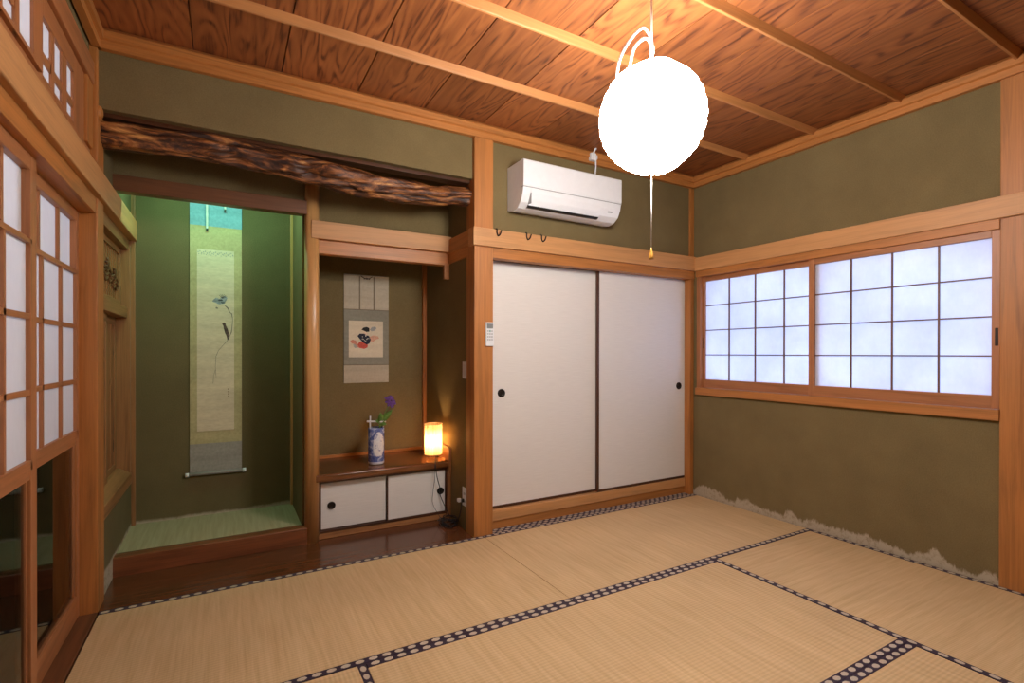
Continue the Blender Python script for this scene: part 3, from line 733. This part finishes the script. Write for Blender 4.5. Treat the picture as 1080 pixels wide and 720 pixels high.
pr = MB().box(-2.560, -2.313, yq-0.003, yq-0.001, 1.120, 1.386).build('print', silk('cream_paper', (0.74, 0.66, 0.50), (0.80, 0.72, 0.57)), s2, label='cream print')
yr = yq-0.003
def px(x, y):  # crop pixel of the print to its plane
    return (-2.560+(x-105)/184*0.247, 1.386-(y-312)/205*0.266)
def patch(pts, name, col, dy=0.0, lab=None, var=0.2):
    m = MB(); m.prism([px(*p_) for p_ in pts], 'y', yr-0.0006-dy, yr-dy)
    return m.build(name, plain(name+'_ink', col, 0.8, 0, var, 120), pr)
patch([(172, 362), (182, 350), (200, 346), (214, 352), (214, 372), (198, 374), (186, 368)], 'black_hair', (0.012, 0.012, 0.014))
patch([(216, 360), (228, 346), (246, 343), (254, 352), (244, 366), (226, 370)], 'grey_hat', (0.36, 0.38, 0.38), 0.0002)
patch([(150, 398), (162, 384), (186, 384), (196, 392), (212, 396), (222, 418), (214, 440), (200, 446), (182, 436), (166, 418)], 'dark_robe', (0.020, 0.024, 0.045), 0.0004)
patch([(166, 424), (184, 436), (206, 446), (204, 462), (186, 470), (158, 464), (150, 446)], 'red_robe', (0.62, 0.10, 0.07), 0.0002)
patch([(112, 426), (124, 418), (142, 424), (150, 440), (160, 462), (140, 462), (136, 444), (120, 440)], 'coral_sash', (0.62, 0.26, 0.18), 0.0003)
patch([(128, 444), (140, 446), (152, 462), (138, 466), (130, 458)], 'grey_sleeve', (0.42, 0.42, 0.38), 0.0005)
patch([(216, 402), (236, 392), (262, 398), (268, 410), (246, 418), (232, 432), (220, 424)], 'coral_sleeve', (0.72, 0.40, 0.28), 0.0003)
patch([(182, 374), (198, 376), (206, 386), (194, 392), (184, 386)], 'pale_face', (0.78, 0.62, 0.48), 0.0003)
m = MB()
rnd = random.Random(3)
for i in range(12): c = px(165+rnd.uniform(0, 46), 392+rnd.uniform(0, 40)); blob(m, c[0], c[1], 0.0035, 0.0035, yr-0.0011, i, 0.2, 8)
m.build('robe_dots', plain('robe_dots_ink', (0.7, 0.68, 0.6), 0.8), pr)

# ================================================================ SHELF CABINET
cab = thing('shelf_cabinet', (-2.41, 0.65, 0.0), 'low built-in cabinet with polished brown top and two white sliding doors', 'cabinet')
MB().prism([(0.398, 0.362), (0.394, 0.372), (0.394, 0.398), (0.40, 0.405), (0.908, 0.405), (0.908, 0.362)], 'x', -2.855, -1.993, 0.0015).build('top', W('shelf', 'x'), cab)
MB().box(-2.85, -1.978, 0.47, 0.905, 0.0, 0.362).build('carcass', W('dark', 'x'), cab)
f = MB(); f.box(-2.85, -2.826, 0.430, 0.48, 0.03, 0.362, 0.002).box(-2.000, -1.992, 0.43, 0.48, 0.03, 0.362, 0.001)
f.box(-2.826, -1.978, 0.432, 0.48, 0.035, 0.048, 0.001).box(-2.826, -1.978, 0.432, 0.48, 0.345, 0.362, 0.001)
f.build('door_frame', W('dark', 'x'), cab)
MB().box(-2.85, -1.978, 0.434, 0.49, 0.0, 0.036, 0.002).build('base_rail', W('base', 'x'), cab)
MB().prism([(0.390, 0.30), (0.390, 0.47), (0.396, 0.492), (0.42, 0.50), (0.60, 0.50), (0.62, 0.49), (0.63, 0.405), (0.63, 0.30)], 'x', -1.9925, -1.9745).prism([(0.398, 0.0), (0.398, 0.30), (0.48, 0.30), (0.48, 0.0)], 'x', -1.9925, -1.9745).build('end_board', W('base', 'z'), cab, label='upright end board')
def small_door(x0, x1, y, pullx):
    d = MB().box(x0, x1, y, y+0.014, 0.048, 0.346).build('sliding_door', M_FUS, cab, label='white sliding door')
    fr = MB(); e = 0.008
    fr.box(x0, x0+e, y-0.003, y+0.016, 0.048, 0.346, 0.001).box(x1-e, x1, y-0.003, y+0.016, 0.048, 0.346, 0.001)
    fr.box(x0+e, x1-e, y-0.003, y+0.016, 0.048, 0.054, 0.001).box(x0+e, x1-e, y-0.003, y+0.016, 0.340, 0.346, 0.001)
    fr.build('door_edge', W('dark', 'z'), d)
    ring_pull(d, (pullx, y-0.002, 0.197), 'y', 0.024)
small_door(-2.826, -2.398, 0.455, -2.757); small_door(-2.412, -1.998, 0.436, -2.038)

# ================================================================ VASE + FLOWER
vx, vy, vz = -2.450, 0.56, 0.4055
va = thing('vase', (vx, vy, vz), 'tall blue and white cylindrical porcelain vase with a looped top handle, on the cabinet', 'vase')
def vase_mat():
    t = NT('blue_white_porcelain'); v = t.coords()
    sep = t.n('ShaderNodeSeparateXYZ'); t.l(v, sep.inputs[0])
    n = t.noise(v, 24, 4, 0.55, 1.5); n2 = t.noise(v, 14, 3, 0.5, 0.6)
    # white round cartouche facing the room
    dx = t.math('SUBTRACT', sep.outputs[0], 0.006); dz = t.math('SUBTRACT', sep.outputs[2], 0.135)
    d = t.math('ADD', t.math('POWER', t.math('DIVIDE', dx, 0.040), 2.0), t.math('POWER', t.math('DIVIDE', dz, 0.085), 2.0))
    d = t.math('ADD', d, t.math('MULTIPLY', t.math('SUBTRACT', n2, 0.5), 1.4))
    inside = t.ramp(d, [(0.80, 1.0), (1.0, 0.0)])
    blue = t.ramp(n, [(0.35, (0.07, 0.10, 0.30)), (0.52, (0.14, 0.19, 0.46)), (0.66, (0.55, 0.60, 0.76))])
    white = t.ramp(n, [(0.36, (0.14, 0.19, 0.46)), (0.42, (0.74, 0.76, 0.82)), (0.6, (0.82, 0.83, 0.86))])
    foot = t.ramp(sep.outputs[2], [(0.0, 1.0), (0.012, 1.0), (0.016, 0.0)], 'CONSTANT')
    c = t.mix(inside, blue, white); c = t.mix(foot, c, (0.72, 0.74, 0.80))
    return t.fin(c, 0.12)
m = MB().lathe([(0.044, 0.0), (0.050, 0.003), (0.053, 0.012), (0.0535, 0.235), (0.052, 0.243), (0.048, 0.245), (0.045, 0.243), (0.044, 0.235), (0.044, 0.02), (0.02, 0.018)], (vx, vy, vz), 40)
m.build('body', vase_mat(), va)
M_PORC = plain('white_porcelain', (0.76, 0.77, 0.80), 0.15, 0, 0.03)
hd = MB()
for s_ in (-1, 1):
    hd.tube([(vx+s_*0.044, vy-0.012, vz+0.235), (vx+s_*0.044, vy-0.012, vz+0.27), (vx+s_*0.043, vy-0.012, vz+0.325 if s_ < 0 else vz+0.298)], 0.0055, 10)
hd.tube([(vx-0.066, vy-0.014, vz+0.290), (vx+0.062, vy-0.010, vz+0.280)], 0.0065, 10)
hd.build('handle', M_PORC, va, label='white bamboo-like handle')
fl = thing('flower', (vx+0.015, vy, vz+0.03), 'single purple flower with green leaves standing in the blue and white vase', 'flower')
M_STEM = plain('leaf_green', (0.11, 0.24, 0.04), 0.5, 0, 0.3, 40)
fc = Vector((-2.356, 0.545, 0.822))
MB().tube([(vx+0.01, vy, vz+0.05), (vx+0.022, vy-0.003, vz+0.24), (vx+0.045, vy-0.010, vz+0.32), (vx+0.072, vy-0.012, vz+0.37), (fc.x, fc.y, fc.z-0.01)], [0.003, 0.003, 0.0028, 0.0024, 0.0024], 8).build('stem', M_STEM, fl)
def leaf(base, tip, wd, curl, nrm):
    m = MB(); base, tip = Vector(base), Vector(tip); d = tip-base; side = d.cross(Vector(nrm)).normalized(); nr = side.cross(d).normalized(); rows = []
    for i in range(9):
        t_ = i/8; wv = wd*math.sin(math.pi*min(1, t_*0.93+0.05))**0.8; p_ = base+d*t_+nr*curl*math.sin(math.pi*t_)
        rows.append([p_-side*wv+nr*0.004, p_+nr*0.0, p_+side*wv+nr*0.004, p_-nr*0.0015])
    V = m.grid(rows, False, True); m.bm.faces.new(V[0]); m.bm.faces.new(list(reversed(V[-1])))
    return m.build('leaf', M_STEM, fl)
b0 = (vx+0.030, vy-0.006, vz+0.275)
leaf(b0, (vx+0.100, vy-0.03, vz+0.362), 0.019, 0.008, (0, -1, 0.3))
leaf(b0, (vx+0.018, vy-0.03, vz+0.345), 0.022, 0.008, (0, -1, 0.2))
leaf(b0, (vx-0.010, vy-0.02, vz+0.290), 0.018, 0.006, (0, -1, 0.5))
leaf((vx+0.026, vy, vz+0.262), (vx+0.062, vy-0.03, vz+0.262), 0.017, 0.01, (0, -1, 0.5))
leaf((vx+0.022, vy, vz+0.255), (vx+0.012, vy-0.035, vz+0.246), 0.011, 0.008, (0, -1, 0.5))
M_PET = plain('purple_petal', (0.15, 0.06, 0.34), 0.55, 0, 0.4, 80)
rnd = random.Random(5)
ax_ = Vector((0.35, -0.75, 0.5)).normalized(); u_ = ax_.cross(Vector((0, 0, 1))).normalized(); v_ = ax_.cross(u_)
for ring, (cnt, ln, lift) in enumerate(((10, 0.045, 0.12), (9, 0.038, 0.5), (7, 0.026, 1.0))):
    for i in range(cnt):
        a = 2*math.pi*(i+0.5*ring)/cnt+rnd.uniform(-0.15, 0.15)
        d = (u_*math.cos(a)+v_*math.sin(a)+ax_*lift).normalized()*ln*rnd.uniform(0.85, 1.1); side = d.cross(ax_).normalized(); nr = side.cross(d).normalized()
        m = MB(); rows = []
        for j in range(6):
            t_ = j/5; wv = 0.0125*math.sin(math.pi*(0.12+0.76*t_))*(1+0.15*math.sin(9*t_)); p_ = fc+d*t_+nr*(-0.008*t_*t_)
            rows.append([p_-side*wv, p_+nr*0.002, p_+side*wv, p_-nr*0.0008])
        V = m.grid(rows, False, True); m.bm.faces.new(V[0]); m.bm.faces.new(list(reversed(V[-1])))
        m.build('petal', M_PET, fl)
MB().ball(fc+ax_*0.006, 0.007, 12, 8).build('flower_centre', plain('dark_violet', (0.05, 0.02, 0.10), 0.6), fl)

# ================================================================ TABLE LAMP
lx, ly, lz = -2.066, 0.50, 0.4055
tl = thing('table_lamp', (lx, ly, lz), 'small lit table lamp with a pale cylindrical shade, at the end of the cabinet top', 'table lamp')
def shade_mat():
    t = NT('lamp_shade_paper'); v = t.coords(); sep = t.n('ShaderNodeSeparateXYZ'); t.l(v, sep.inputs[0])
    n = t.noise(t.coords((1, 1, 0.05)), 150, 2, 0.5)
    c = t.ramp(n, [(0.35, (0.40, 0.29, 0.16)), (0.65, (0.54, 0.42, 0.26))])
    d = t.n('ShaderNodeBsdfDiffuse'); tr = t.n('ShaderNodeBsdfTranslucent'); mx = t.n('ShaderNodeMixShader')
    t.l(c, d.inputs[0]); t.l(c, tr.inputs[0]); mx.inputs[0].default_value = 0.75
    t.l(d.outputs[0], mx.inputs[1]); t.l(tr.outputs[0], mx.inputs[2]); t.l(mx.outputs[0], t.out.inputs[0]); return t.m
R = 0.0605
m = MB(); rows = []
for i in range(2):
    z = (0.038, 0.250)[i]
    rows.append([(lx+R*math.cos(2*math.pi*k/48), ly+R*math.sin(2*math.pi*k/48), lz+z) for k in range(48)])
m.grid(rows, False, True)
sh = m.build('lamp_shade', shade_mat(), tl)
m = MB()
def hoop(m, z, r, tr, n=40): 
    rows = []
    for i in range(n):
        a = 2*math.pi*i/n; rows.append([(lx+(r+tr*math.cos(2*math.pi*k/6))*math.cos(a), ly+(r+tr*math.cos(2*math.pi*k/6))*math.sin(a), z+tr*math.sin(2*math.pi*k/6)) for k in range(6)])
    m.grid(rows, True, True)
for z in (0.038, 0.250, 0.232, 0.221): hoop(m, lz+z, R+0.0012, 0.0016)
for k in range(3):
    a = 0.5+2*math.pi*k/3; m.tube([(lx+R*math.cos(a), ly+R*math.sin(a), lz+0.038), (lx+R*math.cos(a), ly+R*math.sin(a), lz+0.25)], 0.0016, 6)
m.build('shade_hoop', W('pale', 'z'), sh)
m = MB()
for k in range(3):
    a = -math.pi/2+2*math.pi*k/3; m.tube([(lx+0.048*math.cos(a), ly+0.048*math.sin(a), lz), (lx+0.045*math.cos(a), ly+0.045*math.sin(a), lz+0.045)], 0.0045, 8)
for k in range(3):
    a = -math.pi/2+2*math.pi*k/3; m.tube([(lx+0.060*math.cos(a), ly+0.060*math.sin(a), lz+0.041), (lx, ly, lz+0.041)], 0.0032, 6)
m.build('lamp_stand', W('dark', 'z'), tl)
MB().lathe([(0.016, 0.038), (0.017, 0.05), (0.015, 0.085), (1e-4, 0.086)], (lx, ly, lz), 20).build('bulb_socket', plain('socket_cream', (0.5, 0.42, 0.3), 0.5), tl)
b = MB().ball((lx, ly, lz+0.138), 0.024, 20, 14, (1, 1, 1.15))
bulb = b.build('bulb', emit('bulb_glow', (1.0, 0.58, 0.24), 220.0), tl)
# cord: over the shelf edge, down to a heap, then to the outlet
cord = [(lx, ly-0.03, lz+0.03), (lx-0.004, ly-0.075, lz+0.003), (lx-0.02, 0.41, lz+0.003), (lx-0.026, 0.389, lz-0.012), (lx-0.016, 0.388, 0.31), (-2.058, 0.400, 0.235), (-2.052, 0.42, 0.19), (-2.030, 0.40, 0.12), (-2.005, 0.37, 0.05), (-1.998, 0.34, 0.012)]
rnd = random.Random(11)
def spline(P, n=8):
    out = []
    P = [Vector(p) for p in P]
    for i in range(len(P)-1):
        a, b_, c, d = P[max(i-1, 0)], P[i], P[i+1], P[min(i+2, len(P)-1)]
        for k in range(n):
            t = k/n; out.append(0.5*((2*b_)+(c-a)*t+(2*a-5*b_+4*c-d)*t*t+(3*b_-a-3*c+d)*t**3))
    out.append(P[-1]); return out
for i in range(30):
    a = i*1.25+rnd.uniform(-0.3, 0.3); q = rnd.uniform(0.55, 1.25)
    cord.append((-2.030+0.062*q*math.cos(a)+rnd.uniform(-0.015, 0.015), 0.300+0.085*q*math.sin(a)+rnd.uniform(-0.012, 0.012), 0.008+0.075*rnd.random()*(i/30)*(1.35-q*0.7)))
cord += [(-1.995, 0.25, 0.03), (-1.992, 0.20, 0.10), (-1.990, 0.185, 0.165), (-1.985, 0.172, 0.187)]
MB().tube(spline(cord), 0.0028, 6).build('cord', M_BLACK, tl, label='black power cord heaped on the floorboard')
MB().tube(spline([(lx-0.03, 0.389, 0.395), (lx-0.032, 0.386, 0.30), (lx-0.036, 0.41, 0.20), (lx-0.034, 0.415, 0.12), (-2.06, 0.38, 0.03), (-2.04, 0.33, 0.012)]), 0.0016, 6).build('cord', M_BLACK, tl)
MB().box(-1.998, -1.972, 0.215, 0.245, 0.165, 0.187, 0.004).build('plug', M_WHITE, tl, label='white plug')
MB().box(-1.995, -1.966, 0.160, 0.182, 0.178, 0.200, 0.004).build('plug', M_BLACK, tl, label='black plug')

# ================================================================ WALL PLATES
def plate(name, z0, z1, label, sw):
    r = thing(name, (-1.975, 0.155, z0), label, name.replace('_', ' '))
    MB().box(-1.981, -1.975, 0.124, 0.192, z0, z1, 0.002).build('cover_plate', M_WHITE, r)
    if sw: MB().box(-1.984, -1.980, 0.140, 0.176, z0+0.02, z1-0.02, 0.001).build('rocker', M_WHITE2, r)
    else:
        for z in (z0+0.032, z0+0.080):
            for y in (0.148, 0.164): MB().box(-1.9825, -1.9800, y, y+0.004, z-0.008, z+0.008).build('socket_slot', M_BLACK, r)
plate('light_switch', 0.985, 1.095, 'white switch plate on the shelf alcove side wall at chest height', True)
plate('wall_outlet', 0.155, 0.275, 'white outlet plate low on the shelf alcove side wall above the cord heap', False)

# ================================================================ AIR CONDITIONER
ac = thing('air_conditioner', (-1.34, 0.03, 2.06), 'white wall air conditioner high on the olive plaster above the closet doors', 'air conditioner')
ax0, ax1 = -1.735, -0.945
body = [(0.03, 2.355), (-0.170, 2.355), (-0.178, 2.35), (-0.177, 2.19), (-0.166, 2.14), (-0.142, 2.095), (-0.100, 2.066), (-0.045, 2.058), (0.03, 2.075)]
MB().prism(body, 'x', ax0, ax1, 0.003).build('body', M_WHITE, ac)
MB().prism([(-0.150, 2.357), (-0.176, 2.352), (-0.181, 2.345), (-0.180, 2.190), (-0.160, 2.188)], 'x', ax0-0.001, ax1+0.001, 0.003).build('front_panel', M_WHITE, ac)
MB().prism([(-0.158, 2.178), (-0.1795, 2.178), (-0.1765, 2.15), (-0.163, 2.112), (-0.143, 2.079), (-0.128, 2.088), (-0.145, 2.112), (-0.155, 2.145)], 'x', ax0+0.055, ax1-0.175, 0.002).build('louver', M_WHITE, ac, label='curved white louver')
MB().prism([(-0.138, 2.086), (-0.1435, 2.078), (-0.133, 2.068), (-0.118, 2.068)], 'x', ax0+0.055, ax1-0.175).build('air_slot', M_BLACK, ac, label='dark air slot')
MB().box(ax0+0.054, ax0+0.058, -0.1775, -0.140, 2.085, 2.150).build('louver_gap', M_GREY, ac)
MB().box(-1.05, -1.015, -0.1675, -0.1500, 2.118, 2.124).build('indicator', M_GREY, ac, label='small grey indicator')
MB().box(ax0-0.0005, ax1+0.0005, -0.1795, -0.150, 2.1815, 2.1855).build('panel_seam', M_GREY, ac, label='grey seam under the front panel')
MB().box(ax0+0.02, ax1-0.02, -0.001, 0.03, 2.075, 2.352).build('back_plate', M_WHITE2, ac)
po = thing('power_socket', (-1.075, -0.012, 2.54), 'white ceiling-height socket with short cord above the air conditioner', 'socket')
MB().box(-1.098, -1.052, -0.040, -0.005, 2.512, 2.565, 0.006).build('socket_body', M_WHITE, po)
MB().tube(spline([(-1.075, -0.03, 2.555), (-1.072, -0.045, 2.585), (-1.062, -0.048, 2.592)]), 0.007, 8).build('socket_hook', M_WHITE, po)
MB().box(-1.064, -1.044, -0.045, -0.028, 2.520, 2.55, 0.004).build('plug', M_WHITE2, po)
MB().tube(spline([(-1.056, -0.036, 2.522), (-1.052, -0.03, 2.47), (-1.050, -0.02, 2.42), (-1.05, -0.01, 2.352)]), 0.006, 8).build('cord', M_WHITE2, po)

# remote control on the post
rc = thing('remote_control', (-1.885, 0.0, 1.195), 'white air conditioner remote hanging on the orange post', 'remote control')
MB().box(-1.914, -1.856, -0.019, -0.0005, 1.195, 1.345, 0.005).build('body', M_WHITE, rc)
MB().box(-1.906, -1.864, -0.0205, -0.018, 1.306, 1.337, 0.001).build('display', plain('lcd_grey', (0.20, 0.215, 0.22), 0.3), rc, label='grey display')
for i in range(3):
    for j in range(4):
        if (i, j) == (1, 0): continue
        x = -1.899+i*0.014; z = 1.290-j*0.018
        MB().box(x-0.004, x+0.004, -0.0205, -0.0185, z-0.004, z+0.004, 0.001).build('button', M_GREY, rc)
MB().box(-1.890, -1.880, -0.0207, -0.0185, 1.284, 1.296, 0.001).build('power_button', plain('teal_button', (0.18, 0.42, 0.36), 0.4), rc, label='greenish button')

# coat hooks on the rail
hooks = []
for i, (x, lab) in enumerate(((-1.832, 'dark wire hook on the rail above the closet doors, nearest the orange post'), (-1.612, 'dark wire hook on the rail above the closet doors, middle of the three'), (-1.496, 'dark wire hook on the rail above the closet doors, farthest from the orange post'))):
    if i == 0:
        r = thing('coat_hook', (x, -0.02, 1.935), lab, 'hook', 'wire hooks on the rail')
        MB().tube(spline([(x-0.004, 0.004, 1.938), (x-0.006, -0.0225, 1.937), (x-0.006, -0.024, 1.912), (x-0.001, -0.030, 1.894), (x+0.007, -0.042, 1.902), (x+0.012, -0.048, 1.922)]), 0.0042, 8).build('wire', M_IRON, r)
        MB().ball((x+0.012, -0.048, 1.923), 0.0048, 10, 8).build('tip', M_IRON, r)
        h0 = r
    else:
        r = copy_tree(h0, (x+1.832, 0, 0)); r['label'] = lab

# ================================================================ PENDANT LAMP
PX, PY, PZ, PR = -1.937, -1.456, 2.030, 0.192
pl = thing('pendant_lamp', (PX, PY, 2.56), 'round white paper globe lamp hanging lit from a ceiling batten', 'pendant lamp')
m = MB(); rows = []; NV = 140; NR = 15
for i in range(NV+1):
    th = math.pi*(0.03+0.94*i/NV); row = []
    for k in range(72):
        a = 2*math.pi*k/72
        rib = 0.0075*(abs(math.sin(math.pi*NR*i/NV))-0.5)
        wob = 0.006*mnoise.noise(Vector((2*math.cos(a), 2*math.sin(a), 3.0*i/NV)))
        r = PR+rib+wob
        row.append((PX+r*math.sin(th)*math.cos(a), PY+r*math.sin(th)*math.sin(a), PZ+r*1.02*math.cos(th)))
    rows.append(row)
V = m.grid(rows, False, True); m.bm.faces.new(V[0]); m.bm.faces.new(list(reversed(V[-1])))
m.build('globe_shade', emit('lit_paper', PENDANT_COL, PENDANT_L), pl)
M_CORD = plain('white_cord', (0.78, 0.74, 0.68), 0.5, 0, 0.02)
MB().tube([(PX-0.004, PY, 2.565), (PX-0.004, PY, 2.36), (PX, PY, 2.23)], 0.0042, 8).build('cord', M_CORD, pl)
MB().lathe([(0.022, 0.0), (0.024, -0.015), (0.012, -0.03), (0.006, -0.034)], (PX-0.004, PY, 2.562), 18).build('ceiling_cap', M_WHITE, pl)
# the two cord loops lie in the plane facing across the room
dx = Vector((0.870, -0.493, 0))
def lp(u, z): v = Vector((PX, PY, z))+dx*u; return (v.x, v.y, v.z)
MB().tube(spline([lp(-0.002, 2.25), lp(-0.003, 2.32), lp(-0.022, 2.366), lp(-0.045, 2.368), lp(-0.085, 2.325), lp(-0.118, 2.265), lp(-0.132, 2.20), lp(-0.128, 2.155)]), 0.0058, 8).build('cord_loop', M_CORD, pl)
MB().tube(spline([lp(-0.006, 2.285), lp(-0.008, 2.318), lp(-0.020, 2.332), lp(-0.040, 2.328), lp(-0.070, 2.292), lp(-0.082, 2.24), lp(-0.094, 2.195)]), 0.0058, 8).build('cord_loop', M_CORD, pl)
MB().lathe([(0.007, -0.018), (0.009, -0.01), (0.009, 0.012), (0.005, 0.018)], (PX-0.002, PY, 2.29), 12).build('cord_clip', M_CORD, pl)
MB().tube([(PX-0.002, PY, 1.845), (PX-0.003, PY, 1.545)], 0.0018, 6).build('pull_string', M_CORD, pl)
kn = MB().lathe([(0.002, 0.034), (0.0035, 0.026), (0.0075, 0.010), (0.0095, -0.004), (0.0088, -0.010), (1e-4, -0.011)], (PX-0.003, PY, 1.513), 16)
kn.build('pull_knob', plain('amber_knob', (0.62, 0.30, 0.05), 0.35), pl, label='amber pull knob')
